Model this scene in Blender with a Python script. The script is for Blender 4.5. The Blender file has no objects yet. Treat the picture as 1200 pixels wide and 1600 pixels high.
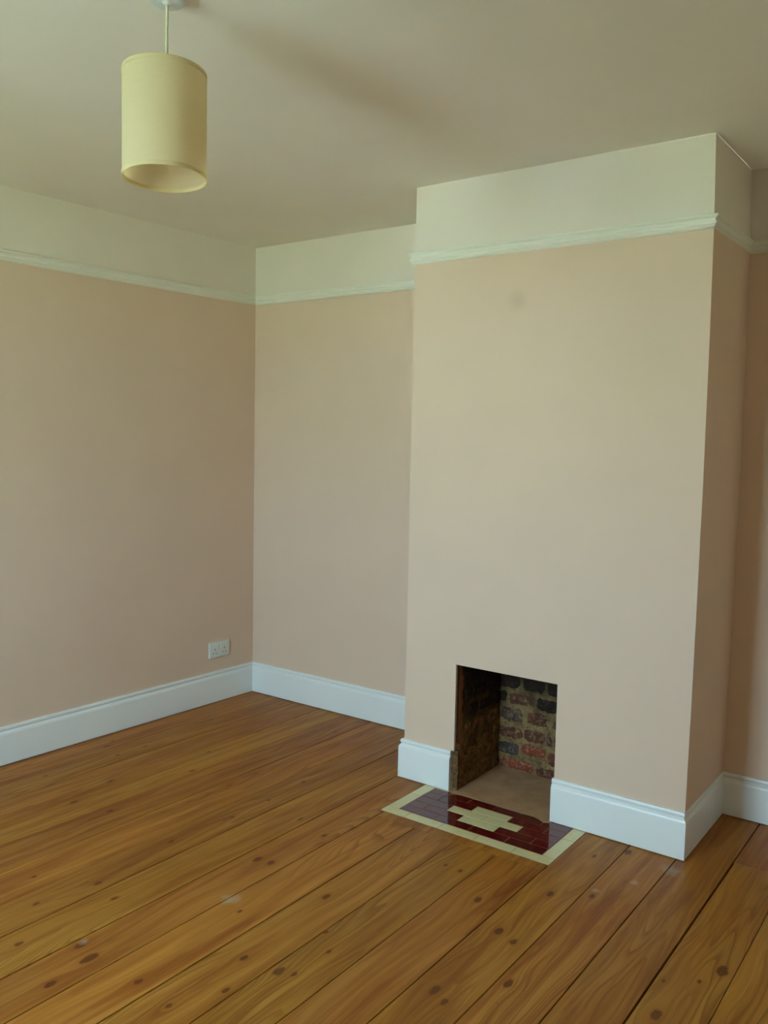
import bpy, bmesh, math, random
from mathutils import Vector
random.seed(7)
C = bpy.context.scene.collection
sc = bpy.context.scene

# ------------------------------------------------------------------ camera
cam = bpy.data.objects.new('camera', bpy.data.cameras.new('camera'))
C.objects.link(cam)
cam.location = (3.461, -3.4642, 1.408)
cam.rotation_euler = (1.4975, -0.0195, 0.6337)
cam.data.sensor_fit = 'VERTICAL'
cam.data.sensor_height = 32.0
cam.data.lens = 1325.5 / 1600.0 * 32.0
cam.data.clip_start = 0.05
sc.camera = cam

# ------------------------------------------------------------------ world, sun, window portal, exposure
world = bpy.data.worlds.new('sky')
sc.world = world
world.use_nodes = True
wn = world.node_tree
wn.nodes.clear()
wo = wn.nodes.new('ShaderNodeOutputWorld')
bg = wn.nodes.new('ShaderNodeBackground')
sky = wn.nodes.new('ShaderNodeTexSky')
sky.sky_type = 'PREETHAM'
sky.turbidity = 5.0
sky.sun_direction = Vector((0.35, 0.80, 0.46)).normalized()
mixw = wn.nodes.new('ShaderNodeMix'); mixw.data_type = 'RGBA'
mixw.inputs[0].default_value = 0.9          # a thin white overcast over the blue
mixw.inputs[7].default_value = (0.455, 0.72, 0.90, 1)
wn.links.new(sky.outputs[0], mixw.inputs[6])
wn.links.new(mixw.outputs[2], bg.inputs[0])
bg.inputs[1].default_value = 6.4
wn.links.new(bg.outputs[0], wo.inputs[0])

sun = bpy.data.objects.new('sun', bpy.data.lights.new('sun', 'SUN'))
C.objects.link(sun)
sun.data.energy = 56.0
sun.data.angle = 0.03
sun.data.color = (0.88, 1.0, 0.93)
sun.rotation_euler = Vector((0.35, 0.80, 0.46)).to_track_quat('Z', 'Y').to_euler()

WX0, WX1, WZ0, WZ1, WY = 1.08, 2.10, 0.70, 2.25, -4.25      # window opening in the front wall
portal = bpy.data.objects.new('window_portal', bpy.data.lights.new('window_portal', 'AREA'))
C.objects.link(portal)
portal.data.shape = 'RECTANGLE'
portal.data.size = WX1 - WX0
portal.data.size_y = WZ1 - WZ0
portal.data.cycles.is_portal = True
portal.location = ((WX0 + WX1) / 2, WY - 0.26, (WZ0 + WZ1) / 2)
portal.rotation_euler = (math.radians(90), 0, 0)            # faces +Y, into the room

sc.view_settings.view_transform = 'Standard'
sc.view_settings.look = 'None'
sc.view_settings.gamma = 1.0
sc.view_settings.use_curve_mapping = False
sc.view_settings.exposure = 2.44
sc.cycles.max_bounces = 8
sc.cycles.diffuse_bounces = 6
sc.cycles.use_denoising = True
sc.cycles.adaptive_threshold = 0.02

# ------------------------------------------------------------------ dimensions (metres)
X1, X2, BD, H = 1.4324, 2.6247, 0.509, 2.4856               # chimney breast left, right, depth; ceiling
SK, ST = 0.1684, 0.0182                                      # skirting height, thickness
RZB, RZT = 2.1734, 2.2183                                    # picture rail bottom, top
XR = 3.92                                                    # right wall
FX0, FX1, FZ = 1.6824, 2.1319, 0.5339                        # fireplace opening
FBY = -0.1395                                                # back of the fireplace
HX0, HX1, HY0, HY1 = 1.558, 2.275, -0.851, -0.535            # tiled hearth

def lerp_table(t, tab):
    for (a, va), (b, vb) in zip(tab, tab[1:]):
        if a <= t <= b:
            return va + (vb - va) * (t - a) / (b - a)
    return tab[0][1] if t < tab[0][0] else tab[-1][1]

def warp(x, y, z):
    """an old house: nothing is quite square, plumb or level"""
    x0, y0, k = x, y, z / 2.48
    if y0 >= -0.0301 and x0 > 2.2: y += -0.0196
    if abs(x0) < 0.05: x += 0.0077 * y
    if x0 > 2.2 and x0 < 3: x += -0.0086 * (1 - k)
    if y0 < -0.3 and x0 > 1.2 and y0 > -0.6: y += -0.0053 * (1 - k)
    z += k * (-0.0133 * (x - 1.5) + 0.0236 * (y + 0.5))
    return (x, y, z)

def bow(z):
    return lerp_table(z, [(0, .004), (.17, .009), (.6, .012), (1.3, .013), (1.8, .010), (2.17, .006), (2.49, -.003)])

# ------------------------------------------------------------------ object helpers
def mesh_obj(name, bm, mat=None, parent=None, smooth=False, auto=None):
    me = bpy.data.meshes.new(name)
    bm.to_mesh(me); bm.free()
    o = bpy.data.objects.new(name, me)
    C.objects.link(o)
    if mat is not None:
        for m in (mat if isinstance(mat, (list, tuple)) else [mat]):
            me.materials.append(m)
    if smooth:
        for p in me.polygons: p.use_smooth = True
    if auto is not None:
        me.set_sharp_from_angle(angle=math.radians(auto))
    if parent is not None:
        o.parent = parent
    return o

def struct(name, bm, mat, **kw):
    o = mesh_obj(name, bm, mat, **kw)
    o['kind'] = 'structure'
    return o

def tag(o, label, cat, group=None):
    o['label'] = label; o['category'] = cat
    if group: o['group'] = group
    return o

def empty(name, loc):
    o = bpy.data.objects.new(name, None)
    C.objects.link(o); o.location = loc
    o.empty_display_size = 0.05
    return o

def adopt(child, parent):
    """child mesh is in world coordinates; keep it there under a moved parent"""
    loc = parent.location if parent.parent is None else parent.location + parent.parent.location
    child.parent = parent
    child.location = Vector(child.location) - Vector(loc)

def quad(bm, pts, mi=0):
    f = bm.faces.new([bm.verts.new(p) for p in pts]); f.material_index = mi
    return f

def add_box(bm, x0, x1, y0, y1, z0, z1, mi=0, bev=0.0, fn=None):
    vs = [bm.verts.new(p) for p in ((x0,y0,z0),(x1,y0,z0),(x1,y1,z0),(x0,y1,z0),(x0,y0,z1),(x1,y0,z1),(x1,y1,z1),(x0,y1,z1))]
    fs = [bm.faces.new([vs[i] for i in q]) for q in ((3,2,1,0),(4,5,6,7),(0,1,5,4),(1,2,6,5),(2,3,7,6),(3,0,4,7))]
    for f in fs: f.material_index = mi
    if bev:
        es = list({e for f in fs for e in f.edges})
        bmesh.ops.bevel(bm, geom=es, offset=bev, segments=2, profile=0.6, affect='EDGES', clamp_overlap=True)
    return vs

def prism(bm, poly, z0, z1, bev=0.0):
    """poly counter-clockwise footprint, extruded from z0 to z1, top edges bevelled"""
    b = [bm.verts.new((x, y, z0)) for x, y in poly]
    t = [bm.verts.new((x, y, z1)) for x, y in poly]
    bm.faces.new(list(reversed(b)))
    top = bm.faces.new(t)
    n = len(poly)
    for i in range(n):
        bm.faces.new((b[i], b[(i+1) % n], t[(i+1) % n], t[i]))
    if bev:
        bmesh.ops.bevel(bm, geom=list(top.edges), offset=bev, segments=2, profile=0.5, affect='EDGES', clamp_overlap=True)

def lathe(bm, prof, cx=0, cy=0, seg=48, closed=False):
    rings = []
    for r, z in prof:
        if r < 1e-6:
            rings.append([bm.verts.new((cx, cy, z))])
        else:
            rings.append([bm.verts.new((cx + r*math.cos(2*math.pi*i/seg), cy + r*math.sin(2*math.pi*i/seg), z)) for i in range(seg)])
    pairs = list(zip(rings, rings[1:]))
    if closed: pairs.append((rings[-1], rings[0]))
    for a, b in pairs:
        for i in range(seg):
            j = (i+1) % seg
            if len(a) == 1 and len(b) == 1: continue
            if len(a) == 1: bm.faces.new((a[0], b[j], b[i]))
            elif len(b) == 1: bm.faces.new((a[i], a[j], b[0]))
            else: bm.faces.new((a[i], a[j], b[j], b[i]))
    bmesh.ops.recalc_face_normals(bm, faces=bm.faces)

# ------------------------------------------------------------------ node helpers
class G:
    def __init__(self, name):
        self.m = bpy.data.materials.new(name); self.m.use_nodes = True
        self.t = self.m.node_tree; self.t.nodes.clear()
        self.out = self.t.nodes.new('ShaderNodeOutputMaterial')
        self.b = self.t.nodes.new('ShaderNodeBsdfPrincipled')
        self.t.links.new(self.b.outputs[0], self.out.inputs[0])
    def put(self, sock, v):
        if isinstance(v, bpy.types.NodeSocket): self.t.links.new(v, sock)
        elif isinstance(v, (tuple, list)) and len(v) == 3 and sock.type == 'RGBA': sock.default_value = (*v, 1)
        else: sock.default_value = v
    def math(self, op, a, b=0.0, c=0.0, clamp=False):
        n = self.t.nodes.new('ShaderNodeMath'); n.operation = op; n.use_clamp = clamp
        self.put(n.inputs[0], a); self.put(n.inputs[1], b); self.put(n.inputs[2], c)
        return n.outputs[0]
    def coord(self, kind='Object'):
        return self.t.nodes.new('ShaderNodeTexCoord').outputs[kind]
    def sep(self, v):
        n = self.t.nodes.new('ShaderNodeSeparateXYZ'); self.put(n.inputs[0], v); return n.outputs
    def comb(self, x, y, z):
        n = self.t.nodes.new('ShaderNodeCombineXYZ')
        for i, v in enumerate((x, y, z)): self.put(n.inputs[i], v)
        return n.outputs[0]
    def rand(self):
        return self.t.nodes.new('ShaderNodeObjectInfo').outputs['Random']
    def noise(self, vec, scale=5, detail=4, rough=0.5, dist=0.0, col=False):
        n = self.t.nodes.new('ShaderNodeTexNoise')
        self.put(n.inputs['Vector'], vec); n.inputs['Scale'].default_value = scale
        n.inputs['Detail'].default_value = detail; n.inputs['Roughness'].default_value = rough
        n.inputs['Distortion'].default_value = dist
        return n.outputs['Color' if col else 'Fac']
    def ramp(self, fac, stops, interp='LINEAR'):
        n = self.t.nodes.new('ShaderNodeValToRGB'); n.color_ramp.interpolation = interp
        e = n.color_ramp.elements
        while len(e) < len(stops): e.new(0.5)
        for i, (p, c) in enumerate(stops):
            e[i].position = p; e[i].color = (*c, 1) if isinstance(c, tuple) else (c, c, c, 1)
        self.put(n.inputs[0], fac)
        return n.outputs[0]
    def mix(self, fac, a, b, mode='MIX'):
        n = self.t.nodes.new('ShaderNodeMix'); n.data_type = 'RGBA'; n.blend_type = mode
        self.put(n.inputs[0], fac); self.put(n.inputs[6], a); self.put(n.inputs[7], b)
        return n.outputs[2]
    def smooth(self, v, lo, hi, a=0.0, b=1.0):
        n = self.t.nodes.new('ShaderNodeMapRange'); n.interpolation_type = 'SMOOTHSTEP'
        for i, q in enumerate((v, lo, hi, a, b)): self.put(n.inputs[i], q)
        return n.outputs[0]
    def bump(self, h, strength=0.2, dist=0.002):
        n = self.t.nodes.new('ShaderNodeBump'); n.inputs['Strength'].default_value = strength
        n.inputs['Distance'].default_value = dist; self.put(n.inputs['Height'], h)
        self.t.links.new(n.outputs[0], self.b.inputs['Normal'])
    def set(self, **k):
        names = dict(col='Base Color', rough='Roughness', spec='Specular IOR Level', metal='Metallic', coat='Coat Weight', coat_rough='Coat Roughness', ior='IOR')
        for a, v in k.items(): self.put(self.b.inputs[names[a]], v)
        return self.m

def paint(name, col, rough=0.75, bump=0.12, spec=0.3, stain=None, vary=0.012):
    g = G(name); p = g.coord()
    n1 = g.noise(p, 3.0, 3)
    c = g.mix(g.smooth(n1, 0.35, 0.7), tuple(v * (1 - vary) for v in col), tuple(min(1, v * (1 + vary)) for v in col))
    if stain:
        sx, sy, sz, r = stain
        s = g.sep(p)
        dx = g.math('SUBTRACT', s[0], sx); dz = g.math('SUBTRACT', s[2], sz)
        d = g.math('SQRT', g.math('ADD', g.math('MULTIPLY', dx, dx), g.math('MULTIPLY', dz, dz)))
        d = g.math('ADD', d, g.math('MULTIPLY', g.math('SUBTRACT', g.noise(p, 14, 3), 0.5), 0.06))
        c = g.mix(g.smooth(d, r, 0.0, 0.0, 0.30), c, (0.48, 0.36, 0.26))
    g.set(col=c, rough=rough, spec=spec)
    h = g.math('ADD', g.noise(p, 260, 2, 0.6), g.math('MULTIPLY', g.noise(p, 38, 2), 1.2))
    g.bump(h, bump, 0.0012)
    return g.m

PINK = (0.725, 0.555, 0.425)
CREAM = (0.79, 0.72, 0.64)
M = {}
M['pink'] = paint('pink_emulsion', PINK, 0.8, stain=(1.91, 0, 1.985, 0.06))
M['frieze'] = paint('cream_emulsion', CREAM, 0.8)
M['ceiling'] = paint('ceiling_emulsion', (0.85, 0.81, 0.74), 0.85, 0.15)
M['gloss'] = paint('white_gloss_paint', (0.80, 0.83, 0.82), 0.32, 0.05, 0.5, vary=0.01)
M['satin'] = paint('white_rail_paint', (0.80, 0.80, 0.72), 0.45, 0.04, 0.4, vary=0.01)

# ------------------------------------------------------------------ pine floorboard material
KNOTS = [(0.141,-1.092,0.9),(0.105,-1.032,0.5),(0.279,-0.979,0.7),(0.507,-1.333,0.8),(0.575,-1.553,0.9),(0.684,-1.043,0.8),(0.753,-1.515,0.9),(0.276,-1.130,0.6),(0.248,-1.470,0.5),(1.136,-1.537,0.6),(0.564,-0.844,0.6),(1.182,-1.871,0.8),(1.141,-2.061,0.6),(1.436,-2.104,1.2),(1.509,-2.126,1.6),(1.528,-2.255,1.1),(1.295,-2.209,0.8),(0.986,-1.973,0.5),(1.698,-2.110,0.8),(1.837,-2.123,0.6),(1.300,-1.894,0.7),(1.139,-0.833,0.7),(1.156,-1.059,0.5),(1.157,-1.261,0.5),(0.604,-0.208,0.5),(0.225,-0.523,0.7),(1.530,-1.158,0.8),(1.370,-1.109,0.6),(1.469,-1.437,1.1),(1.522,-1.426,1.0),(1.957,-1.851,1.2),(2.006,-1.700,0.5),(1.999,-1.835,0.6),(1.810,-1.479,1.0),(1.840,-1.865,0.8),(1.937,-1.630,0.5),(1.904,-1.994,0.7),(1.658,-1.705,0.5),(2.333,-1.308,1.2),(2.392,-1.333,0.9),(2.332,-1.659,1.2),(2.378,-1.684,0.8),(2.473,-1.514,1.1),(2.361,-1.020,0.9),(2.197,-1.197,1.0),(1.997,-1.069,0.5),(2.057,-1.072,0.6),(2.455,-0.584,1.2),(2.472,-0.950,0.8),(2.912,-1.103,1.6),(2.828,-1.398,1.3),(2.797,-1.246,0.3),(2.875,-1.190,0.4),(2.372,-0.688,0.6)]

def wood():
    g = G('old_pine_floorboard')
    p = g.coord(); s = g.sep(p); x, y = s[0], s[1]
    r = g.rand()
    kn = g.math('MULTIPLY', g.math('SUBTRACT', g.noise(p, 60, 3), 0.5), 2.2); knot = None; bend = None; halo = None
    for kx, ky, sz in KNOTS:
        a, b = 0.0085 * sz + 0.0015, 0.016 * sz + 0.002
        dx = g.math('SUBTRACT', x, kx); dy = g.math('SUBTRACT', y, ky)
        ux = g.math('DIVIDE', dx, a); uy = g.math('DIVIDE', dy, b)
        d2 = g.math('ADD', g.math('MULTIPLY', ux, ux), g.math('MULTIPLY', uy, uy))
        core = g.smooth(g.math('ADD', d2, kn), 1.35, 0.55)
        e = g.math('EXPONENT', g.math('MULTIPLY', d2, -0.13))
        bn = g.math('MULTIPLY', g.math('MULTIPLY', dx, e), -0.75)
        knot = core if knot is None else g.math('MAXIMUM', knot, core)
        bend = bn if bend is None else g.math('ADD', bend, bn)
        halo = e if halo is None else g.math('MAXIMUM', halo, e)
    xb = g.math('ADD', x, bend)
    off = g.math('MULTIPLY', r, 37.0)
    # slow wander of the grain along the board
    wand = g.noise(g.comb(g.math('MULTIPLY', x, 3.0), g.math('MULTIPLY', y, 1.3), off), 1.0, 2, 0.5)
    xg = g.math('ADD', xb, g.math('MULTIPLY', g.math('SUBTRACT', wand, 0.5), 0.11))
    grain_v = g.comb(g.math('MULTIPLY', xg, 46.0), g.math('MULTIPLY', y, 1.1), off)
    grain = g.noise(grain_v, 1.0, 5, 0.6, 0.35)
    fine = g.noise(g.comb(g.math('MULTIPLY', xg, 380.0), g.math('MULTIPLY', y, 7.0), off), 1.0, 3, 0.6)
    # cathedral rings: contour lines of a long stretched hump
    hump = g.noise(g.comb(g.math('MULTIPLY', xg, 8.0), g.math('MULTIPLY', y, 0.55), g.math('ADD', off, 5.0)), 1.0, 1, 0.4)
    rings = g.math('FRACT', g.math('MULTIPLY', hump, 26.0))
    rings = g.math('MULTIPLY', g.smooth(rings, 0.45, 0.93), g.smooth(rings, 1.0, 0.94))
    blotch = g.noise(g.comb(g.math('MULTIPLY', xb, 20.0), g.math('MULTIPLY', y, 1.6), off), 1.0, 4, 0.6, 0.3)
    base = g.ramp(grain, [(0.25, (0.26, 0.088, 0.010)), (0.44, (0.37, 0.143, 0.018)), (0.58, (0.44, 0.190, 0.028)), (0.78, (0.50, 0.240, 0.046))])
    base = g.mix(g.smooth(blotch, 0.44, 0.70, 0.0, 0.80), base, (0.25, 0.070, 0.007))
    base = g.mix(g.smooth(g.noise(g.comb(g.math('MULTIPLY', x, 4.0), g.math('MULTIPLY', y, 1.6), g.math('ADD', off, 9.0)), 1.0, 3), 0.5, 0.8, 0, 0.45), base, (0.37, 0.19, 0.040))
    ringmask = g.smooth(g.noise(g.comb(g.math('MULTIPLY', x, 5.0), g.math('MULTIPLY', y, 0.9), g.math('ADD', off, 3.0)), 1.0, 2), 0.40, 0.62)
    base = g.mix(g.math('MULTIPLY', g.math('MULTIPLY', rings, ringmask), 0.62), base, (0.19, 0.058, 0.006))
    base = g.mix(g.math('MULTIPLY', g.smooth(fine, 0.5, 0.8), 0.30), base, (0.16, 0.055, 0.008))
    base = g.mix(g.math('MULTIPLY', g.smooth(halo, 0.45, 1.0), 0.30), base, (0.24, 0.070, 0.007))
    base = g.mix(g.math('MULTIPLY', knot, 0.80), base, g.mix(g.noise(p, 120, 2), (0.085, 0.018, 0.003), (0.15, 0.036, 0.006)))
    # small nail stains
    vt = g.t.nodes.new('ShaderNodeTexVoronoi'); vt.inputs['Scale'].default_value = 3.6
    g.put(vt.inputs['Vector'], g.comb(x, y, 0.0))
    base = g.mix(g.smooth(vt.outputs['Distance'], 0.022, 0.006, 0, 0.6), base, (0.06, 0.03, 0.012))
    # pale scuff where the varnish is worn
    for sx, sy, rr in ((1.585, -1.672, 0.045), (2.47, -0.91, 0.02), (2.55, -0.78, 0.022), (2.62, -0.62, 0.05), (1.43, -2.09, 0.02)):
        dx = g.math('SUBTRACT', x, sx); dy = g.math('SUBTRACT', y, sy)
        d = g.math('SQRT', g.math('ADD', g.math('MULTIPLY', dx, dx), g.math('MULTIPLY', dy, dy)))
        d = g.math('ADD', d, g.math('MULTIPLY', g.math('SUBTRACT', g.noise(p, 45, 4), 0.5), rr * 1.2))
        base = g.mix(g.smooth(d, rr, 0.0, 0, 0.35), base, (0.58, 0.50, 0.38))
    hsv = g.t.nodes.new('ShaderNodeHueSaturation')
    g.put(hsv.inputs['Color'], base)
    g.put(hsv.inputs['Value'], g.math('ADD', g.math('MULTIPLY', r, 0.18), 0.86))
    g.put(hsv.inputs['Hue'], g.math('ADD', g.math('MULTIPLY', g.math('FRACT', g.math('MULTIPLY', r, 7.3)), 0.012), 0.494))
    rough = g.math('ADD', g.math('MULTIPLY', g.noise(p, 9, 4), 0.18), 0.36)
    g.set(col=hsv.outputs[0], rough=rough, spec=0.25)
    h = g.math('ADD', g.noise(g.comb(g.math('MULTIPLY', x, 60.0), g.math('MULTIPLY', y, 1.5), off), 1.0, 2, 0.6), g.math('MULTIPLY', g.noise(p, 6, 1), 2.0))
    g.bump(h, 0.16, 0.0016)
    return g.m
M['wood'] = wood()

def plain(name, col, rough=0.5, spec=0.5, bump=0.0, bscale=60, vary=None, vscale=8, metal=0.0):
    g = G(name); p = g.coord()
    c = col
    if vary is not None: c = g.mix(g.smooth(g.noise(p, vscale, 5, 0.6), 0.3, 0.72), col, vary)
    g.set(col=c, rough=rough, spec=spec, metal=metal)
    if bump: g.bump(g.noise(p, bscale, 5, 0.65), bump, 0.003)
    return g.m

M['void'] = plain('dark_underfloor', (0.018, 0.013, 0.009), 0.95, 0.1)  # even near-black colour for the slab under the boards
M['plaster_edge'] = plain('broken_plaster', (0.27, 0.155, 0.065), 0.95, 0.1, 0.8, 120, (0.06, 0.038, 0.02), 60)

# ------------------------------------------------------------------ floor
FRONT = WY
bm = bmesh.new()
add_box(bm, -0.05, XR + 0.05, FRONT - 0.05, 0.05, -0.14, -0.032)
floor = struct('floor', bm, M['void'])

GAP = 0.0030
edges = [0.006, 0.1745, 0.3496, 0.5300, 0.7045, 0.8806, 1.0642, 1.2267, 1.4074, 1.5764, 1.7527, 1.9289, 2.0954, 2.2719, 2.4417, 2.6075, 2.7751, 2.9430, 3.112, 3.282, 3.450, 3.622, 3.79, 3.915]
YB, YF, YH = -0.002, FRONT + 0.004, -0.5165          # ends: back wall, front wall, breast face
STRIP = -0.9005                                       # trimmer board in front of the hearth
def rect(a, b, c, d): return [(a, c), (b, c), (b, d), (a, d)]
def gapof(e):                                         # half width of the gap at an edge
    return {1.4074: .0024, 2.6075: .0020, 2.7751: .0020, 2.4417: .0017, 0.3496: .0022, 1.7527: .0022, 0.7045: .0007, 0.1745: .0008, 0.53: .0010,
            0.8806: .0012, 1.0642: .0012, 1.2267: .0015, 1.5764: .0014, 2.943: .0009}.get(round(e, 4), GAP / 2)
polys = []
for a, b in zip(edges, edges[1:]):
    g0, g1 = a + gapof(a), b - gapof(b)
    if abs(a - 1.4074) < 1e-4:      # notched round the breast corner and the hearth
        polys.append([(g0, YF), (g1, YF), (g1, -0.8545), (HX0 - 0.001, -0.8545), (HX0 - 0.001, YH), (1.432, YH), (1.432, YB), (g0, YB)])
    elif 1.5 < a < 2.2:             # boards that stop at the trimmer
        polys.append(rect(g0, g1, YF, STRIP - 0.0012))
    elif abs(a - 2.2719) < 1e-4:    # runs beside the hearth
        polys.append([(g0, YF), (g1, YF), (g1, YH), (HX1 + 0.001, YH), (HX1 + 0.001, -0.9), (g0, -0.9)])
    elif abs(a - 2.4417) < 1e-4:
        polys.append(rect(g0, g1, YF, YH))
    elif abs(a - 2.6075) < 1e-4:    # passes the breast corner into the right alcove
        polys.append([(g0, YF), (g1, YF), (g1 - 0.003, YB - .02), (2.617, YB - .02), (2.617, YH), (g0, YH)])
    elif abs(a - 2.7751) < 1e-4:    # butt joint across the board
        polys.append(rect(g0, g1, YF, -0.4315))
        polys.append(rect(g0 - 0.003, g1, -0.4285, YB - .02))
    elif abs(a - 0.53) < 1e-4:
        polys.append(rect(g0, g1, YF, -2.95)); polys.append(rect(g0, g1, -2.947, YB))
    elif a > 2.9:
        polys.append(rect(g0, g1, YF, YB - .02))
    else:
        polys.append(rect(g0, g1, YF, YB))
polys.append(rect(1.5764 + .0012, 2.2719 - .0012, STRIP, -0.8530))      # the trimmer board
for poly in polys:
    bm = bmesh.new()
    dz = random.uniform(-0.0006, 0.0004)
    prism(bm, poly, -0.0315, 0.0 + dz, 0.0011)
    mesh_obj('board', bm, M['wood'], floor)

# ------------------------------------------------------------------ walls and ceiling
ZS = [0, RZB, H]
def wall_quads(bm, ax, c, us, holes=(), zs=None, flip=False, f=warp):
    """a wall on plane x=c or y=c, split at the rail height; us are the cuts along it; pink below, cream above"""
    zs = zs or [-0.03, 0.17, 0.6, 1.3, 1.8, RZB + .01, H]
    for u0, u1 in zip(us, us[1:]):
        for z0, z1 in zip(zs, zs[1:]):
            um, zm = (u0 + u1) / 2, (z0 + z1) / 2
            if any(a < um < b and p < zm < q for a, b, p, q in holes): continue
            P = [(u0, z0), (u1, z0), (u1, z1), (u0, z1)]
            if flip: P.reverse()
            pts = [f(*((c, u, z) if ax == 'x' else (u, c, z))) for u, z in P]
            quad(bm, pts, 1 if z0 > RZB - 0.001 else 0)

def box_wall(name, x0, x1, y0, y1, z0=-0.03, z1=H + 0.05, mats=None):
    bm = bmesh.new(); add_box(bm, x0, x1, y0, y1, z0, z1)
    return bm

def weld(bm):
    bmesh.ops.remove_doubles(bm, verts=bm.verts, dist=1e-5)

PF = [M['pink'], M['frieze']]
TH = 0.12
def slab_wall(name, ax, c, back, us, holes=(), zs=None, flip=False):
    """wall with thickness: face at c, back plane at `back`"""
    bm = bmesh.new()
    wall_quads(bm, ax, c, us, holes, zs, flip)
    wall_quads(bm, ax, back, us, holes, zs, not flip, f=lambda x, y, z: (x, y, z))
    # reveal faces round holes and rim are closed by bridging boundary loops
    weld(bm)
    bnd = [e for e in bm.edges if e.is_boundary]
    bmesh.ops.bridge_loops(bm, edges=bnd) if not holes else None
    return struct(name, bm, PF)

slab_wall('wall_left', 'x', 0.0, -TH, [WY - 0.02, -2.0, 0.02], flip=False)
slab_wall('wall_right', 'x', XR, XR + TH, [WY - 0.02, -2.0, 0.02], flip=True)
bm = bmesh.new()
def backwall(u0, u1, name):
    bm = bmesh.new()
    wall_quads(bm, 'y', 0.0, [u0, u1], flip=False)
    wall_quads(bm, 'y', TH, [u0, u1], flip=True, f=lambda x, y, z: (x, y, z))
    weld(bm)
    bmesh.ops.bridge_loops(bm, edges=[e for e in bm.edges if e.is_boundary])
    return struct(name, bm, PF)
backwall(-0.03, X1 + 0.01, 'wall_back_left')
backwall(X2 - 0.01, XR + 0.03, 'wall_back_right')

# chimney breast: front face with the opening, two cheeks, plaster reveal
bm = bmesh.new()
zs = [-0.03, 0.17, FZ, 0.9, 1.3, 1.8, RZB + .01, H]
us = [X1, FX0, FX1, X2]
def bwarp(x, y, z):
    p = warp(x, y, z)
    return (p[0] + (bow(z) if abs(x - X2) < 1e-6 else 0.0), p[1], p[2])
for u0, u1 in zip(us, us[1:]):
    for z0, z1 in zip(zs, zs[1:]):
        if u0 == FX0 and z1 <= FZ + 1e-6: continue
        quad(bm, [bwarp(u0, -BD, z0), bwarp(u1, -BD, z0), bwarp(u1, -BD, z1), bwarp(u0, -BD, z1)], 1 if z0 > RZB else 0)
for z0, z1 in zip(zs, zs[1:]):
    mi = 1 if z0 > RZB else 0
    quad(bm, [bwarp(X1, 0.01, z0), bwarp(X1, -BD, z0), bwarp(X1, -BD, z1), bwarp(X1, 0.01, z1)], mi)
    quad(bm, [bwarp(X2, -BD, z0), bwarp(X2, 0.01, z0), bwarp(X2, 0.01, z1), bwarp(X2, -BD, z1)], mi)
# plaster reveal, 14 mm deep, then the masonry behind
RV = 0.014
y0 = -BD
for (xa, za), (xb, zb) in (((FX0, -0.03), (FX0, FZ)), ((FX0, FZ), (FX1, FZ)), ((FX1, FZ), (FX1, -0.03))):
    a0, b0 = bwarp(xa, y0, za), bwarp(xb, y0, zb)
    quad(bm, [a0, b0, (b0[0], b0[1] + RV, b0[2]), (a0[0], a0[1] + RV, a0[2])], 0)
weld(bm)
struct('wall_chimney_breast', bm, PF)

# ceiling
bm = bmesh.new()
pts = [(-0.05, FRONT - 0.05), (XR + 0.05, FRONT - 0.05), (XR + 0.05, 0.05), (-0.05, 0.05)]
lo = [bm.verts.new(warp(x, y, H)) for x, y in pts]
hi = [bm.verts.new((x, y, H + 0.18)) for x, y in pts]
bm.faces.new(list(reversed(lo))); bm.faces.new(hi)
for i in range(4): bm.faces.new((lo[i], lo[(i+1) % 4], hi[(i+1) % 4], hi[i]))
bmesh.ops.recalc_face_normals(bm, faces=bm.faces)
struct('ceiling', bm, M['ceiling'])

# front wall with the window opening (behind the camera; the daylight comes through it)
bm = bmesh.new()
for (a, b, c, d) in ((-0.1, WX0, -0.03, H + .1), (WX1, XR + 0.1, -0.03, H + .1), (WX0, WX1, -0.03, WZ0), (WX0, WX1, WZ1, H + .1)):
    add_box(bm, a, b, WY - 0.25, WY, c, d)
weld(bm)
struct('wall_front', bm, M['pink'])

# sash window: frame, two sashes with a glazing bar each
bm = bmesh.new()
yw0, yw1 = WY - 0.20, WY - 0.12
for (a, b, c, d) in ((WX0, WX0 + .05, WZ0, WZ1), (WX1 - .05, WX1, WZ0, WZ1), (WX0 + .05, WX1 - .05, WZ0, WZ0 + .06), (WX0 + .05, WX1 - .05, WZ1 - .05, WZ1)):
    add_box(bm, a, b, yw0, yw1, c, d, bev=0.004)
win = struct('window_1', bm, M['gloss'])
mid = (WZ0 + WZ1) / 2
bm = bmesh.new()
add_box(bm, WX0 + .05, WX1 - .05, yw0 + .02, yw1 - .02, mid - .02, mid + .02, bev=0.003)
mesh_obj('meeting_rail', bm, M['gloss'], win)
for k in (1, 2):
    bm = bmesh.new(); xm = WX0 + (WX1 - WX0) * k / 3
    add_box(bm, xm - .02, xm + .02, yw0 + .02, yw1 - .02, WZ0 + .06, WZ1 - .05, bev=0.003)
    mesh_obj('mullion', bm, M['gloss'], win)
bm = bmesh.new()
add_box(bm, WX0 - .05, WX1 + .05, WY - 0.12, WY + 0.04, WZ0 - .03, WZ0, bev=0.006)
mesh_obj('window_sill', bm, M['gloss'], win)

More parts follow.
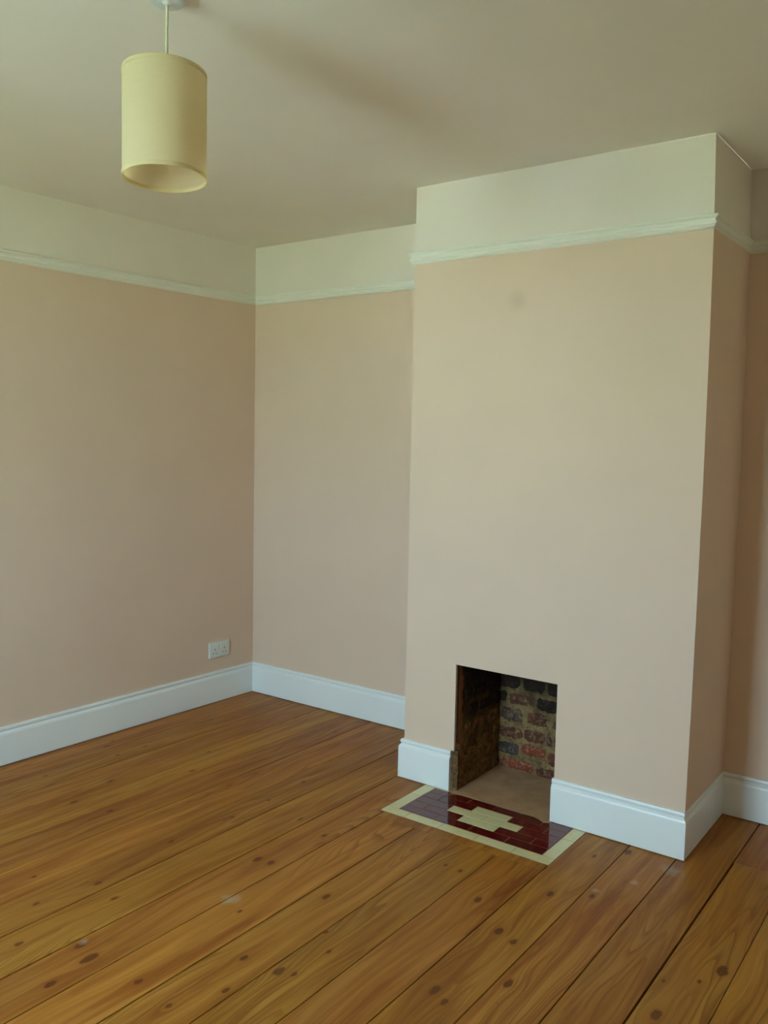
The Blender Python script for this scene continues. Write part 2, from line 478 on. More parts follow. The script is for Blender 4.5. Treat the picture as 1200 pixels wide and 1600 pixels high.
# the garden outside the window, lit by the sun
g = G('garden_lawn'); p = g.coord()
g.set(col=g.mix(g.smooth(g.noise(p, 0.8, 5), 0.35, 0.65), (0.19, 0.23, 0.13), (0.32, 0.34, 0.23)), rough=0.95, spec=0.1)
bm = bmesh.new()
add_box(bm, -25, 28, -40, WY - 0.26, -0.75, -0.45)
lawn = struct('ground_garden', bm, g.m)
g = G('bounce_paving'); p = g.coord()
g.set(col=g.mix(g.smooth(g.noise(p, 1.5, 5), 0.35, 0.65), (0.58, 0.60, 0.52), (0.70, 0.71, 0.64)), rough=0.9, spec=0.2)
bm = bmesh.new()
for k in range(22):                                    # unseen pale path added to bounce sun in and sharpen the lamp's ceiling shadow
    y1 = WY - 0.9 - k * 0.92
    add_box(bm, 1.12, 2.00, y1 - 0.90, y1, -0.46, -0.44, bev=0.006)
struct('ground_bounce_path', bm, g.m)

# ------------------------------------------------------------------ skirting and picture rail
def sweep(path, prof, flip=1, ends=(None, None), z0=0.0, wf=warp):
    """mitred moulding along a plan path; prof = (offset from wall, z). The room is on the left of the path when flip=1.
    ends: None = mitre allowance none (square cut); or a 2-vector saying the mitre direction of that end"""
    bm = bmesh.new(); rings = []
    n = len(path)
    for i, (x, y) in enumerate(path):
        def nrm(a, b):
            d = Vector((b[0] - a[0], b[1] - a[1])).normalized(); return Vector((-d.y, d.x)) * flip
        if ends[0] is not None and i == 0: m = Vector(ends[0])
        elif ends[1] is not None and i == n - 1: m = Vector(ends[1])
        elif i == 0: m = nrm(path[0], path[1])
        elif i == n - 1: m = nrm(path[-2], path[-1])
        else:
            a, b = nrm(path[i-1], path[i]), nrm(path[i], path[i+1]); m = (a + b) / (1 + a.dot(b))
        rings.append([bm.verts.new(wf(x + m.x * o, y + m.y * o, z0 + z) if False else shifted(x, y, m, o, z0 + z, wf)) for o, z in prof])
    for a, b in zip(rings, rings[1:]):
        for j in range(len(prof) - 1):
            bm.faces.new((a[j], b[j], b[j+1], a[j+1]))
        bm.faces.new((a[-1], b[-1], b[0], a[0]))
    bm.faces.new(rings[0]); bm.faces.new(list(reversed(rings[-1])))
    bmesh.ops.recalc_face_normals(bm, faces=bm.faces)
    return bm

def shifted(x, y, m, o, z, wf):
    w = wf(x, y, z)                                    # the wall line is warped, the moulding sits on it
    return (w[0] + m.x * o, w[1] + m.y * o, w[2])

GZ = 0.0030                                            # shadow gap under the skirting
SKP = [(-0.004, SK), (0.0075, SK), (0.0105, SK - .0022), (0.0122, SK - .0065), (0.0124, SK - .011), (0.0112, SK - .0145), (0.0092, SK - .0165),
       (0.0092, SK - .0205), (0.0120, SK - .0225), (0.0150, SK - .026), (0.0172, SK - .031), (ST, SK - .037), (ST, GZ), (-0.004, GZ)]
RH = RZT - RZB
RLP = [(-0.006, RH), (0.0205, RH), (0.0239, RH - .002), (0.0239, RH - .007), (0.0195, RH - .0105), (0.0150, RH - .0140), (0.0128, RH - .0180), (0.0128, RH - .0205),
       (0.0160, RH - .0220), (0.0180, RH - .0255), (0.0172, RH - .030), (0.0140, RH - .0330), (0.0115, RH - .0345), (0.0115, RH - .038), (0.0080, RH - .041), (0.004, 0.001), (-0.006, 0.0)]
def base(name, a, b, ea=None, eb=None, prof=SKP, mat='gloss', z0=0.0):
    """one straight length from a to b, room on the left; ea / eb: mitre vectors"""
    bm = sweep([a, b], prof, 1, (ea, eb), z0)
    o = struct(name, bm, M[mat], smooth=True, auto=32)
    return o
rs = 1.0
segs = [  # path runs with the room on its left (clockwise seen from above is reversed)
    ('back_right', (XR, 0), (X2, 0), (-1, -1), (1, -1)),
    ('breast_right_return', (X2, 0), (X2, -BD), (1, -1), (1, -1)),
    ('breast', (X2, -BD), (X1, -BD), (1, -1), (-1, -1)),
    ('breast_left_return', (X1, -BD), (X1, 0), (-1, -1), (-1, -1)),
    ('back_left', (X1, 0), (0, 0), (-1, -1), (1, -1)),
    ('left', (0, 0), (0, WY), (1, -1), (1, 1)),
    ('front', (0, WY), (XR, WY), (1, 1), (-1, 1)),
    ('right', (XR, WY), (XR, 0), (-1, 1), (-1, -1)),
]
SX0, SX1 = 1.6719, 2.1270                              # skirting ends either side of the fireplace
tn = 0
for nm, a, b, ea, eb in segs:
    if nm == 'breast':
        base('baseboard_breast_right', a, (SX1, -BD), ea, None)
        base('baseboard_breast_left', (SX0, -BD), b, None, eb)
    else:
        base('baseboard_' + nm, a, b, ea, eb)
    tn += 1
    base('trim_%d' % tn, a, b, ea, eb, RLP, 'satin', RZB)

# ------------------------------------------------------------------ fireplace: masonry recess
fire = empty('fireplace', (1.907, -0.33, 0.0))
tag(fire, 'small open fireplace recess of sooty old bricks in the chimney breast', 'fireplace')

FY = -BD - 0.0053 + 0.014
def masonry(name, cols, mort, patch, smear):
    g = G(name); p = g.coord(); r = g.rand()
    n = g.noise(p, 26, 6, 0.65, 0.6); n2 = g.noise(p, 70, 5, 0.7); n3 = g.noise(p, 9, 4, 0.6)
    c = g.mix(r, cols[0], cols[1])
    c = g.mix(g.smooth(n, 0.38, 0.66), c, cols[2])
    c = g.mix(g.smooth(g.math('ADD', g.math('MULTIPLY', n2, 0.6), g.math('MULTIPLY', g.noise(p, 33, 5, 0.7, 0.8), 0.4)), 0.50, 0.60, 0, patch), c, mort)
    s = g.sep(p)
    hz = g.math('ADD', s[2], g.math('MULTIPLY', g.math('SUBTRACT', n3, 0.5), 0.3))
    c = g.mix(g.smooth(hz, 0.27, 0.46, 0, 0.8), c, (0.030, 0.020, 0.013))                  # soot, thicker towards the flue
    c = g.mix(g.smooth(n3, 0.50, 0.68, 0, smear), c, (0.018, 0.012, 0.009))
    g.set(col=c, rough=0.92, spec=0.15)
    g.bump(g.math('ADD', n, n2), 0.7, 0.006)
    return g.m
LIME = (0.33, 0.23, 0.10)
M['brick_red'] = masonry('red_brick', ((0.36, 0.075, 0.025), (0.30, 0.07, 0.03), (0.20, 0.05, 0.025)), (0.42, 0.30, 0.20), 0.6, 0.2)
M['brick_maroon'] = masonry('maroon_brick', ((0.20, 0.060, 0.035), (0.16, 0.055, 0.035), (0.10, 0.045, 0.028)), LIME, 0.75, 0.5)
M['brick_grey'] = masonry('purple_grey_brick', ((0.15, 0.085, 0.060), (0.12, 0.07, 0.055), (0.08, 0.045, 0.033)), LIME, 0.6, 0.5)
M['brick_black'] = masonry('charred_brick', ((0.06, 0.042, 0.034), (0.06, 0.040, 0.032), (0.12, 0.088, 0.07)), (0.27, 0.21, 0.15), 0.6, 0.3)
M['brick_soot'] = masonry('sooted_brick', ((0.055, 0.030, 0.022), (0.045, 0.026, 0.018), (0.026, 0.016, 0.011)), (0.12, 0.085, 0.04), 0.5, 0.4)
M['brick_brown'] = masonry('smoked_brown_brick', ((0.34, 0.15, 0.05), (0.26, 0.12, 0.045), (0.12, 0.06, 0.02)), (0.36, 0.24, 0.09), 0.5, 0.55)

def mortar(name, a, b, soot_lo, soot_hi, amount):
    g = G(name); p = g.coord(); s = g.sep(p)
    n = g.noise(p, 18, 6, 0.65); n2 = g.noise(p, 60, 5, 0.7)
    c = g.mix(g.smooth(n, 0.35, 0.68), a, b)
    hgt = g.math('ADD', s[2], g.math('MULTIPLY', g.math('SUBTRACT', g.noise(p, 11, 4, 0.6), 0.5), 0.35))
    c = g.mix(g.smooth(hgt, soot_lo, soot_hi, 0, amount), c, (0.030, 0.021, 0.010))       # soot deposited higher up
    c = g.mix(g.smooth(n2, 0.50, 0.66, 0, 0.6), c, (0.06, 0.038, 0.016))
    if name == 'smoked_parging':                                                        # bare brick arris left clean along the front edge
        yy = g.math('ADD', s[1], g.math('MULTIPLY', g.math('SUBTRACT', g.noise(p, 22, 3), 0.5), 0.05))
        c = g.mix(g.smooth(yy, FY + 0.042, FY + 0.026, 0, 0.9), c, (0.34, 0.14, 0.05))
        vs = g.noise(g.comb(0.0, g.math('MULTIPLY', s[1], 60.0), g.math('MULTIPLY', s[2], 7.0)), 1.0, 3, 0.6)
        c = g.mix(g.smooth(vs, 0.62, 0.70, 0, 0.55), c, (0.44, 0.33, 0.14))              # pale dribbles of mortar
    g.set(col=c, rough=0.96, spec=0.1)
    g.bump(g.math('ADD', g.math('MULTIPLY', n, 2.0), n2), 0.9, 0.007)
    return g.m
M['mortar'] = mortar('lime_mortar', (0.37, 0.235, 0.10), (0.19, 0.115, 0.052), 0.20, 0.43, 0.90)
M['parging'] = mortar('smoked_parging', (0.32, 0.20, 0.065), (0.16, 0.088, 0.030), 0.14, 0.40, 0.88)

def rough_sheet(bm, org, du, dv, nu, nv, amp, nrm, seed, mi=0):
    rnd = random.Random(seed); grid = []
    for j in range(nv + 1):
        row = []
        for i in range(nu + 1):
            e = rnd.uniform(-amp, amp) if 0 < i < nu and 0 < j < nv else 0
            row.append(bm.verts.new(Vector(org) + Vector(du) * (i / nu) + Vector(dv) * (j / nv) + Vector(nrm) * e))
        grid.append(row)
    for j in range(nv):
        for i in range(nu):
            bm.faces.new((grid[j][i], grid[j][i+1], grid[j+1][i+1], grid[j+1][i])).material_index = mi

LX, RX, TOPZ = 1.690, 2.155, 1.05
FY = -BD - 0.0053 + RV
bm = bmesh.new()
rough_sheet(bm, (LX, FBY, -0.01), (RX - LX, 0, 0), (0, 0, TOPZ), 24, 40, 0.0018, (0, 1, 0), 3)
back = mesh_obj('back_wall', bm, M['mortar'], smooth=True); adopt(back, fire)
bm = bmesh.new()
rough_sheet(bm, (LX, FY - 0.002, -0.01), (0, FBY - FY + .002, 0), (0, 0, TOPZ), 20, 40, 0.0028, (1, 0, 0), 5)
leftw = mesh_obj('side_wall', bm, M['parging'], smooth=True); adopt(leftw, fire)
bm = bmesh.new()
rough_sheet(bm, (RX, FBY, -0.01), (0, FY - FBY, 0), (0, 0, TOPZ), 20, 40, 0.0025, (1, 0, 0), 6)
rightw = mesh_obj('side_wall', bm, M['parging'], smooth=True); adopt(rightw, fire)
# front masonry behind the plaster: right nib, lintel, flue top
bm = bmesh.new()
add_box(bm, FX1 - 0.004, RX + 0.03, FY, FY + 0.10, -0.01, TOPZ)
add_box(bm, LX - 0.03, RX + 0.03, FY + 0.0005, FY + 0.10, FZ + 0.001, TOPZ)
add_box(bm, LX - 0.03, RX + 0.03, FY, FBY + 0.02, TOPZ - 0.02, TOPZ + 0.03)
add_box(bm, LX - 0.04, LX - 0.004, FY - 0.001, FBY + .02, -0.01, TOPZ)
add_box(bm, LX - 0.04, RX + 0.04, FBY + 0.004, FBY + 0.03, -0.01, TOPZ)
add_box(bm, RX + 0.004, RX + 0.04, FY - 0.001, FBY + .02, -0.01, TOPZ)
lin = mesh_obj('lintel', bm, M['brick_soot']); adopt(lin, fire)

def lump(seed, sx, sy, sz, rough=0.0025, rnd=0.011):
    """one worn brick centred on the origin, sx wide, sy deep (into the wall), sz high; edges rounded and chipped"""
    r = random.Random(seed); bm = bmesh.new()
    nx, nz = 8, 5
    def P(i, j):
        u, v = -1 + 2 * i / nx, -1 + 2 * j / nz
        k = (abs(u) ** 5 + abs(v) ** 5) ** 0.2
        s = 1.0 if k < 1e-6 else max(abs(u), abs(v)) / k
        return u * s * sx / 2, v * s * sz / 2, max(abs(u), abs(v))
    front = {}
    for i in range(nx + 1):
        for j in range(nz + 1):
            x, z, e = P(i, j)
            edge = i in (0, nx) or j in (0, nz)
            jx, jz = (r.uniform(-rough, rough) * 1.6, r.uniform(-rough, rough) * 1.4) if edge else (0, 0)
            d = rnd * (max(0, e - 0.55) / 0.45) ** 2 * 0.6
            front[i, j] = bm.verts.new((x + jx, -sy / 2 + d + r.uniform(-rough, rough) * .5, z + jz))
    for i in range(nx):
        for j in range(nz):
            bm.faces.new((front[i, j], front[i+1, j], front[i+1, j+1], front[i, j+1]))
    ring = [(i, 0) for i in range(nx)] + [(nx, j) for j in range(nz)] + [(i, nz) for i in range(nx, 0, -1)] + [(0, j) for j in range(nz, 0, -1)]
    bk = [bm.verts.new((front[q].co.x, sy / 2, front[q].co.z)) for q in ring]
    for k in range(len(ring)):
        k2 = (k + 1) % len(ring)
        bm.faces.new((front[ring[k2]], front[ring[k]], bk[k], bk[k2]))
    bm.faces.new(bk)
    bmesh.ops.recalc_face_normals(bm, faces=bm.faces)
    return bm

def brick(x0, x1, z0, z1, mat, wall=None, side=False, proud=0.006, seed=None, tilt=0.0):
    seed = seed if seed is not None else int((x0 * 977 + z0 * 3571) * 100)
    bm = lump(seed, x1 - x0, 0.03, z1 - z0)
    if tilt: bmesh.ops.rotate(bm, verts=bm.verts, cent=(0, 0, 0), matrix=__import__('mathutils').Matrix.Rotation(tilt, 3, 'Y'))
    if side:
        bmesh.ops.rotate(bm, verts=bm.verts, cent=(0, 0, 0), matrix=__import__('mathutils').Matrix.Rotation(math.pi / 2, 3, 'Z'))
        bmesh.ops.translate(bm, verts=bm.verts, vec=(LX + proud - 0.015, (x0 + x1) / 2, (z0 + z1) / 2))
    else:
        bmesh.ops.translate(bm, verts=bm.verts, vec=((x0 + x1) / 2, FBY - proud + 0.015, (z0 + z1) / 2))
    o = mesh_obj('brick', bm, M[mat], smooth=True, auto=60)
    par = wall or back
    o.parent = par
    o.location = -(Vector(par.location) + Vector(par.parent.location))
    return o

B = [  # back wall, read off the photograph course by course
    (1.690, 1.868, 0.004, 0.050, 'brick_red', .03), (1.876, 1.962, -0.004, 0.040, 'brick_maroon', .02), (1.972, 2.075, -0.002, 0.045, 'brick_red', 0), (2.085, 2.150, 0.0, 0.046, 'brick_maroon', 0),
    (1.682, 1.790, 0.066, 0.120, 'brick_black', .03), (1.797, 1.920, 0.080, 0.128, 'brick_red', .0), (1.929, 2.020, 0.060, 0.116, 'brick_maroon', -.03), (2.032, 2.146, 0.062, 0.118, 'brick_red', 0),
    (1.694, 1.806, 0.140, 0.190, 'brick_maroon', .0), (1.812, 1.914, 0.143, 0.196, 'brick_maroon', .02), (1.923, 1.945, 0.140, 0.192, 'brick_grey', -.25), (1.955, 2.055, 0.138, 0.190, 'brick_maroon', 0), (2.066, 2.148, 0.138, 0.190, 'brick_grey', 0),
    (1.698, 1.803, 0.217, 0.276, 'brick_grey', .02), (1.828, 1.920, 0.222, 0.278, 'brick_maroon', .05), (1.945, 2.050, 0.215, 0.266, 'brick_grey', 0), (2.062, 2.150, 0.215, 0.266, 'brick_maroon', 0),
    (1.735, 1.845, 0.296, 0.346, 'brick_maroon', .0), (1.868, 1.972, 0.290, 0.344, 'brick_soot', .03), (1.984, 2.090, 0.290, 0.342, 'brick_soot', 0), (1.690, 1.722, 0.300, 0.350, 'brick_soot', 0), (2.10, 2.152, 0.290, 0.342, 'brick_soot', 0),
    (1.693, 1.790, 0.366, 0.420, 'brick_soot', .02), (1.802, 1.905, 0.366, 0.420, 'brick_soot', 0), (1.917, 2.022, 0.364, 0.418, 'brick_soot', 0), (2.034, 2.146, 0.364, 0.418, 'brick_soot', 0),
]
for x0, x1, z0, z1, m, t in B: brick(x0, x1, z0, z1, m, tilt=t * 0.6)
for row in range(6, 13):
    z0 = 0.440 + (row - 6) * 0.072; x = LX + (0 if row % 2 else -0.05)
    while x < RX - 0.04:
        a, b = max(x, LX + .002), min(x + 0.108, RX - .002)
        brick(a, b, z0, z0 + 0.056, 'brick_soot'); x += 0.118
# left cheek: bricks mostly buried under sooty parging, lightly proud; the jamb brick edge at the front is cleaner
for row in range(0, 8):
    z0 = 0.006 + row * 0.0715; y = FY + 0.004 + (0.0 if row % 2 else -0.06)
    while y < FBY - 0.03:
        a, b = max(y, FY + .002), min(y + 0.108, FBY - .004)
        m = 'brick_brown' if row < 4 else 'brick_soot'
        if a < FY + 0.006 and b - a < 0.08: m = 'brick_brown'
        if row >= 3: a = max(a, FY + 0.048)
        if b - a > 0.03: brick(a, b, z0, z0 + 0.056, m, leftw, side=True, proud=0.0035 + 0.0025 * random.random(), seed=900 + row * 13 + int(y * 50))
        y += 0.118

# rough edge of broken plaster between skirting end and brickwork
bm = bmesh.new()
r_ = random.Random(4); prev = None
for k in range(15):
    z = 0.001 + k * 0.012
    w = 0.5 + 0.5 * r_.random()
    ring = [bm.verts.new(p) for p in ((SX0 - 0.008, -BD - .006, z), (SX0 + 0.003 + .006 * w, -BD - .0075 - .003 * w, z), (LX + 0.003 + 0.006 * w, -BD + 0.004, z), (LX + 0.001 + 0.003 * w, -BD + 0.022, z), (SX0 - 0.008, -BD + 0.022, z))]
    if prev:
        for i in range(5): bm.faces.new((prev[i], prev[(i+1) % 5], ring[(i+1) % 5], ring[i]))
    else: bm.faces.new(list(reversed(ring)))
    prev = ring
bm.faces.new(prev)
bmesh.ops.recalc_face_normals(bm, faces=bm.faces)
pe = mesh_obj('broken_plaster', bm, M['plaster_edge'], smooth=True, auto=25); adopt(pe, fire)

# cement slab on the fireplace floor
g = G('worn_cement'); p = g.coord()
n = g.noise(p, 12, 6, 0.6); n2 = g.noise(p, 90, 4, 0.7)
c = g.mix(g.smooth(n, 0.3, 0.7), (0.42, 0.235, 0.115), (0.54, 0.32, 0.17))
c = g.mix(g.smooth(n2, 0.62, 0.78, 0, 0.35), c, (0.16, 0.11, 0.065))
g.set(col=c, rough=0.85, spec=0.25); g.bump(g.math('ADD', n, g.math('MULTIPLY', n2, 0.4)), 0.35, 0.004)
M['cement'] = g.m
bm = bmesh.new()
# front edge follows the chipped back of the tiles
fe = [(1.6735, -0.5300), (1.694, -0.5345), (1.712, -0.5385), (1.735, -0.5345), (1.79, -0.5325), (1.905, -0.5335), (2.01, -0.5355), (2.058, -0.5325), (2.090, -0.5430), (2.112, -0.5545), (2.126, -0.5495), (2.136, -0.5290)]
poly = fe + [(2.136, FY), (RX, FY + .05), (RX, FBY + .004), (LX - .004, FBY + .004), (LX - .004, FY), (1.6735, FY)]
prism(bm, poly, -0.03, 0.0016, 0.0012)
slab = mesh_obj('cement_slab', bm, M['cement']); adopt(slab, fire)

# ------------------------------------------------------------------ tiled hearth
hearth = empty('tiled_hearth', ((HX0 + HX1) / 2, (HY0 + HY1) / 2, 0.0))
tag(hearth, 'glazed hearth of burgundy and cream tiles set into the floor before the fireplace', 'hearth')
def glaze(name, col, col2, rough):
    g = G(name); p = g.coord(); r = g.rand()
    c = g.mix(r, col, col2)
    c = g.mix(g.smooth(g.noise(p, 45, 4, 0.6), 0.45, 0.75, 0, 0.35), c, tuple(v * 0.78 for v in col))
    # crazing
    vt = g.t.nodes.new('ShaderNodeTexVoronoi'); vt.feature = 'DISTANCE_TO_EDGE'; vt.inputs['Scale'].default_value = 55
    g.put(vt.inputs['Vector'], p)
    c = g.mix(g.smooth(vt.outputs['Distance'], 0.03, 0.0, 0, 0.12), c, (0.2, 0.13, 0.05))
    g.set(col=c, rough=rough, spec=0.55)
    g.bump(g.noise(p, 24, 3), 0.06, 0.002)
    return g.m
M['burgundy'] = glaze('burgundy_glaze', (0.135, 0.007, 0.006), (0.085, 0.005, 0.005), 0.09)
M['cream_tile'] = glaze('cream_glaze', (0.66, 0.60, 0.31), (0.70, 0.65, 0.36), 0.16)
M['grout'] = plain('tile_grout', (0.42, 0.20, 0.10), 0.9, 0.2, 0.3, 200, (0.26, 0.12, 0.06), 30)
bm = bmesh.new()
prism(bm, [(HX0 + .0005, HY0 + .0005), (HX1 - .0005, HY0 + .0005), (HX1 - .0005, -0.530), (2.1362, -0.530)] + [(x, y - .0004) for x, y in reversed(fe)] + [(1.6730, -0.530), (HX0 + .0005, -0.530)], -0.03, 0.0002)
bed = mesh_obj('grout_bed', bm, M['grout']); adopt(bed, hearth)
def tile(poly, mat):
    if isinstance(poly[0], (int, float)):
        a, b, c, d = poly; q = 0.0011
        poly = rect(a + q, b - q, c + q, d - q)
    bm = bmesh.new()
    prism(bm, poly, -0.012, 0.0012 + random.uniform(-.0003, .0003), 0.0007)
    o = mesh_obj('tile', bm, M[mat]); adopt(o, hearth)
cx = [1.610, 1.6867, 1.7635, 1.8430, 1.9170, 2.0005, 2.0705, 2.1510, 2.2240]
ry = [-0.798, -0.7450, -0.6925, -0.6375, -0.5860, -0.5350]
D, K = 'burgundy', 'cream_tile'
for a, b in ((cx[0], 1.7665), (1.7665, 1.9180), (1.9180, 2.0710), (2.0710, cx[8])): tile((a, b, ry[0], ry[1]), D)
for a, b, m in ((cx[0], cx[1], D), (cx[1], cx[3], D), (cx[3], cx[5], K), (cx[5], cx[7], D), (cx[7], cx[8], D)): tile((a, b, ry[1], ry[2]), m)
for a, b, m in ((cx[0], cx[2], D), (cx[2], cx[4], K), (cx[4], cx[6], K), (cx[6], cx[8], D)): tile((a, b, ry[2], ry[3]), m)
for a, b, m in ((cx[0], cx[1], D), (cx[1], cx[3], D), (cx[3], cx[5], K), (cx[5], cx[7], D), (cx[7], cx[8], D)): tile((a, b, ry[3], ry[4]), m)
# back row, some cut and chipped
tile((cx[0], 1.688, ry[4], -0.5385), D)
tile([(1.6898, ry[4] + .001), (1.7905, ry[4] + .001), (1.7905, -0.5335), (1.735, -0.5355), (1.712, -0.5395), (1.698, -0.5560), (1.6898, -0.5700)], D)
tile((1.792, 1.904, ry[4], -0.5335), D)
tile((1.904, 2.0105, ry[4], -0.5350), D)
tile([(2.0118, ry[4] + .001), (2.1115, ry[4] + .001), (2.1115, -0.5555), (2.090, -0.5440), (2.058, -0.5335), (2.0118, -0.5362)], D)
tile([(2.1135, ry[4] + .001), (cx[8] - .001, ry[4] + .001), (cx[8] - .001, -0.5330), (2.138, -0.5330), (2.127, -0.5505), (2.1135, -0.5560)], D)
# cream border
tile((cx[0], 1.6725, -0.5380, -0.5295), K)
for a, b in ((HX0, 1.668), (1.668, 1.822), (1.822, 1.9745), (1.9745, 2.128), (2.128, HX1)): tile((a, b, HY0, -0.7985), K)
for a, b in ((-0.7985, -0.641), (-0.641, -0.531)): tile((HX0, 1.6095, a, b), K)
for a, b in ((-0.7985, -0.634), (-0.634, -0.531)): tile((2.2245, HX1, a, b), K)

# ------------------------------------------------------------------ double wall socket
S0, SZ = -0.1893 - 0.146, 0.2451 + 0.003
sock = empty('wall_socket', (0.0, S0 + 0.073, SZ))
tag(sock, 'white plastic double power socket on the left wall above the skirting', 'socket')
M['plastic'] = plain('white_plastic', (0.70, 0.73, 0.68), 0.35, 0.5)
M['slot'] = plain('dark_pin_slot', (0.02, 0.02, 0.02), 0.8, 0.2)
wx = 0.0077 * S0
bm = bmesh.new()
add_box(bm, wx - 0.002, wx + 0.0095, S0, S0 + 0.146, SZ, SZ + 0.086, bev=0.0028)
fp = mesh_obj('faceplate', bm, M['plastic'], smooth=True, auto=40); adopt(fp, sock)
for yc, sgn in ((S0 + 0.038, 1), (S0 + 0.108, -1)):
    # earth pin above, live and neutral below
    for dy, dz, w, h in ((0, 0.046, 0.0042, 0.0085), (-0.0111, 0.024, 0.0065, 0.0042), (0.0111, 0.024, 0.0065, 0.0042)):
        bm = bmesh.new()
        add_box(bm, wx + 0.0082, wx + 0.00965, yc + dy - w / 2, yc + dy + w / 2, SZ + dz - h / 2, SZ + dz + h / 2)
        o = mesh_obj('pin_slot', bm, M['slot']); adopt(o, fp)
for yc in (S0 + 0.062, S0 + 0.084):
    bm = bmesh.new()
    vs = add_box(bm, wx + 0.008, wx + 0.0125, yc - 0.0058, yc + 0.0058, SZ + 0.050, SZ + 0.070, bev=0.0012)
    o = mesh_obj('rocker_switch', bm, M['plastic'], smooth=True, auto=40); adopt(o, sock)
for yc in (S0 + 0.013, S0 + 0.133):
    bm = bmesh.new()
    add_box(bm, wx + 0.0088, wx + 0.0102, yc - 0.0028, yc + 0.0028, SZ + 0.0405, SZ + 0.0461, bev=0.001)
    o = mesh_obj('screw_cap', bm, M['plastic'], smooth=True, auto=40); adopt(o, sock)

# ------------------------------------------------------------------ pendant lamp
LXc, LYc = 1.8424, -2.1363
CZ = warp(LXc, LYc, H)[2]
lamp = empty('pendant_lamp', (LXc, LYc, CZ))
tag(lamp, 'pendant lamp with a pale yellow drum shade hanging from the ceiling', 'lamp')
M['rose'] = plain('white_bakelite', (0.66, 0.70, 0.70), 0.4, 0.5)
M['flex'] = plain('cream_flex', (0.55, 0.54, 0.38), 0.5, 0.4)
bm = bmesh.new()
lathe(bm, [(0, 0.0), (0.047, 0.0), (0.0475, -0.004), (0.0455, -0.0075), (0.0445, -0.010), (0.0425, -0.016), (0.038, -0.0195), (0.030, -0.0205), (0.012, -0.021), (0.008, -0.024), (0.0045, -0.026), (0, -0.026)], seg=64)
rose = mesh_obj('ceiling_rose', bm, M['rose'], lamp, smooth=True, auto=35)
# the shade hangs a touch out of true
top_z, bot_z, R = 2.2668 - CZ, 2.0262 - CZ, 0.0955
off = Vector((-0.004, -0.003, 0))
mid = Vector((off.x, off.y, (top_z + bot_z) / 2))
hh = (top_z - bot_z) / 2
g = G('yellow_fabric_shade'); p = g.coord('Object')
s = g.sep(p)
ang = g.math('ARCTAN2', s[1], s[0])
weave = g.noise(g.comb(g.math('MULTIPLY', ang, 130.0), g.math('MULTIPLY', s[2], 300.0), 0.0), 1.0, 2, 0.6)
slub = g.noise(g.comb(g.math('MULTIPLY', ang, 2.0), g.math('MULTIPLY', s[2], 420.0), 0.0), 1.0, 3, 0.6)
c = g.mix(g.smooth(slub, 0.35, 0.7), (0.86, 0.79, 0.55), (0.90, 0.84, 0.62))
g.set(col=c, rough=0.85, spec=0.15)
g.bump(g.math('ADD', weave, slub), 0.25, 0.0008)
tr = g.t.nodes.new('ShaderNodeBsdfTranslucent'); g.put(tr.inputs[0], (0.97, 0.86, 0.56))
mx = g.t.nodes.new('ShaderNodeMixShader'); mx.inputs[0].default_value = 0.62
g.t.links.new(g.b.outputs[0], mx.inputs[1]); g.t.links.new(tr.outputs[0], mx.inputs[2]); g.t.links.new(mx.outputs[0], g.out.inputs[0])
M['shade'] = g.m
g = G('cream_shade_lining')
g.set(col=(0.86, 0.77, 0.68), rough=0.7, spec=0.2)
tr = g.t.nodes.new('ShaderNodeBsdfTranslucent'); g.put(tr.inputs[0], (0.90, 0.82, 0.74))
mx = g.t.nodes.new('ShaderNodeMixShader'); mx.inputs[0].default_value = 0.82
g.t.links.new(g.b.outputs[0], mx.inputs[1]); g.t.links.new(tr.outputs[0], mx.inputs[2]); g.t.links.new(mx.outputs[0], g.out.inputs[0])
M['lining'] = g.m
M['wire'] = plain('white_metal_ring', (0.7, 0.7, 0.66), 0.4, 0.5)
bm = bmesh.new()
lathe(bm, [(R, -hh), (R, hh)], seg=96)
for f in bm.faces: f.normal_update()
shade = mesh_obj('lamp_shade', bm, M['shade'], lamp, smooth=True)
shade.location = mid
shade.rotation_euler = (math.radians(-1.3), math.radians(-1.6), 0)
bm = bmesh.new(); lathe(bm, [(R - 0.0009, -hh + .001), (R - 0.0009, hh - .001)], seg=96)
bmesh.ops.reverse_faces(bm, faces=bm.faces)
lining = mesh_obj('lining', bm, M['lining'], shade, smooth=True)
for z in (-hh, hh):
    bm = bmesh.new()
    s_ = 1 if z < 0 else -1
    lathe(bm, [(R - 0.0022, z), (R + 0.0003, z - 0.0006 * s_), (R + 0.0010, z + 0.0008 * s_), (R + 0.0010, z + 0.0085 * s_), (R + 0.0002, z + 0.0092 * s_), (R - 0.0016, z + 0.0085 * s_), (R - 0.0022, z + 0.004 * s_)], seg=96, closed=True)
    mesh_obj('rolled_rim', bm, M['shade'], shade, smooth=True, auto=50)
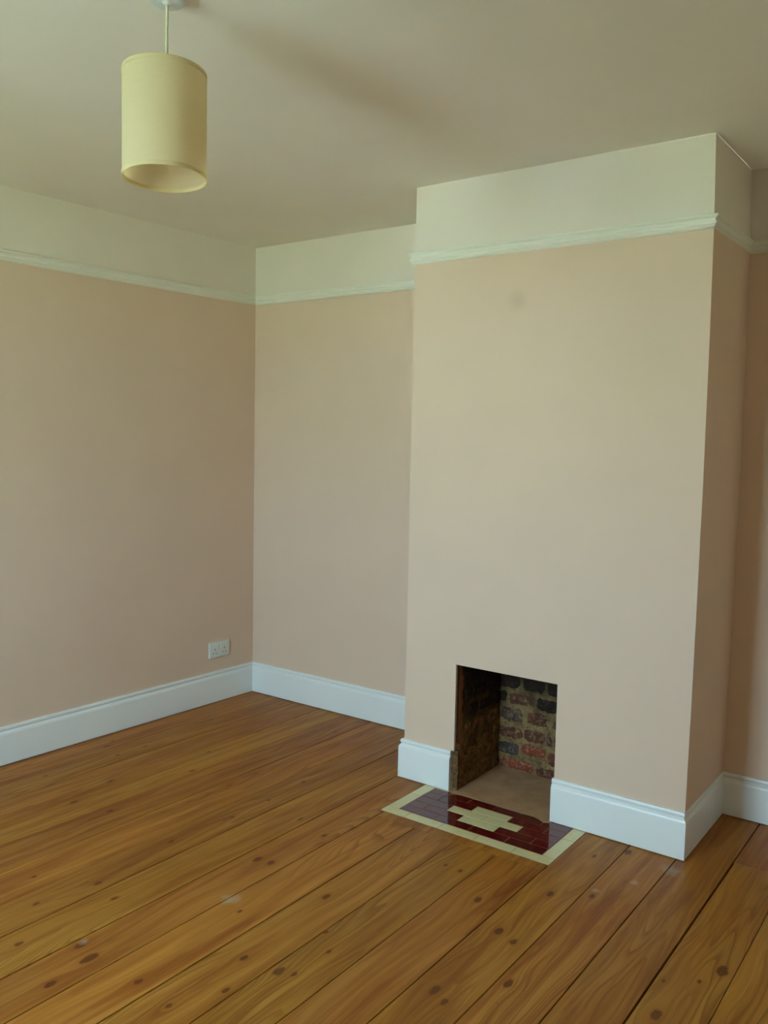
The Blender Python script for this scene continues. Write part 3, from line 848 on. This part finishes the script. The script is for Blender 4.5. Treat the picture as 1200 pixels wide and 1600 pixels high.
def tube(bm, pts, r, seg=10):
    prev = None
    for i, p in enumerate(pts):
        a = Vector(pts[max(0, i-1)]); b = Vector(pts[min(len(pts)-1, i+1)]); d = (b - a).normalized()
        u = d.orthogonal().normalized(); v = d.cross(u)
        if prev is not None:
            u = (pu - d * pu.dot(d)).normalized(); v = d.cross(u)
        ring = [bm.verts.new(Vector(p) + u * r * math.cos(t) + v * r * math.sin(t)) for t in [2*math.pi*k/seg for k in range(seg)]]
        if prev:
            for k in range(seg): bm.faces.new((prev[k], prev[(k+1) % seg], ring[(k+1) % seg], ring[k]))
        else: bm.faces.new(list(reversed(ring)))
        prev, pu = ring, u
    bm.faces.new(prev)
    bmesh.ops.recalc_face_normals(bm, faces=bm.faces)
bm = bmesh.new()
zr = top_z - 0.018                                   # spider ring height
for k in range(3):
    a = 2 * math.pi * k / 3 + 0.4
    tube(bm, [(0.018 * math.cos(a), 0.018 * math.sin(a), hh - 0.02), ((R - 0.002) * math.cos(a), (R - 0.002) * math.sin(a), hh - 0.006)], 0.0011, 6)
lathe(bm, [(0.0165, hh - 0.022), (0.0200, hh - 0.022), (0.0200, hh - 0.019), (0.0165, hh - 0.019)], seg=32, closed=True)
mesh_obj('spider_ring', bm, M['wire'], shade, smooth=True, auto=40)
bm = bmesh.new()
lathe(bm, [(0, 0.004), (0.006, 0.004), (0.0085, -0.002), (0.0135, -0.012), (0.0140, -0.040), (0.0155, -0.042), (0.0155, -0.050), (0.013, -0.052), (0.013, -0.060), (0, -0.060)], seg=32)
lh = mesh_obj('lamp_holder', bm, M['rose'], lamp, smooth=True, auto=40)
lh.location = (0, 0, top_z + 0.008)
g = G('frosted_bulb_glass'); g.set(col=(0.85, 0.85, 0.83), rough=0.25, spec=0.5)
bm = bmesh.new()
lathe(bm, [(0, 0), (0.0125, 0), (0.0130, -0.010), (0.0180, -0.022), (0.0260, -0.038), (0.0290, -0.052), (0.0270, -0.066), (0.0190, -0.078), (0.008, -0.0835), (0, -0.0845)], seg=32)
bl = mesh_obj('bulb', bm, g.m, lamp, smooth=True, auto=60)
bl.location = (off.x, off.y, top_z - 0.050)
bm = bmesh.new()
tube(bm, [(0, 0, -0.022), (0.0002, 0, -0.05), (-0.0008, -0.0008, -0.09), (0.0, -0.0005, top_z + 0.04), (0, 0, top_z + 0.008)], 0.0032, 12)
mesh_obj('flex', bm, M['flex'], lamp, smooth=True, auto=60)
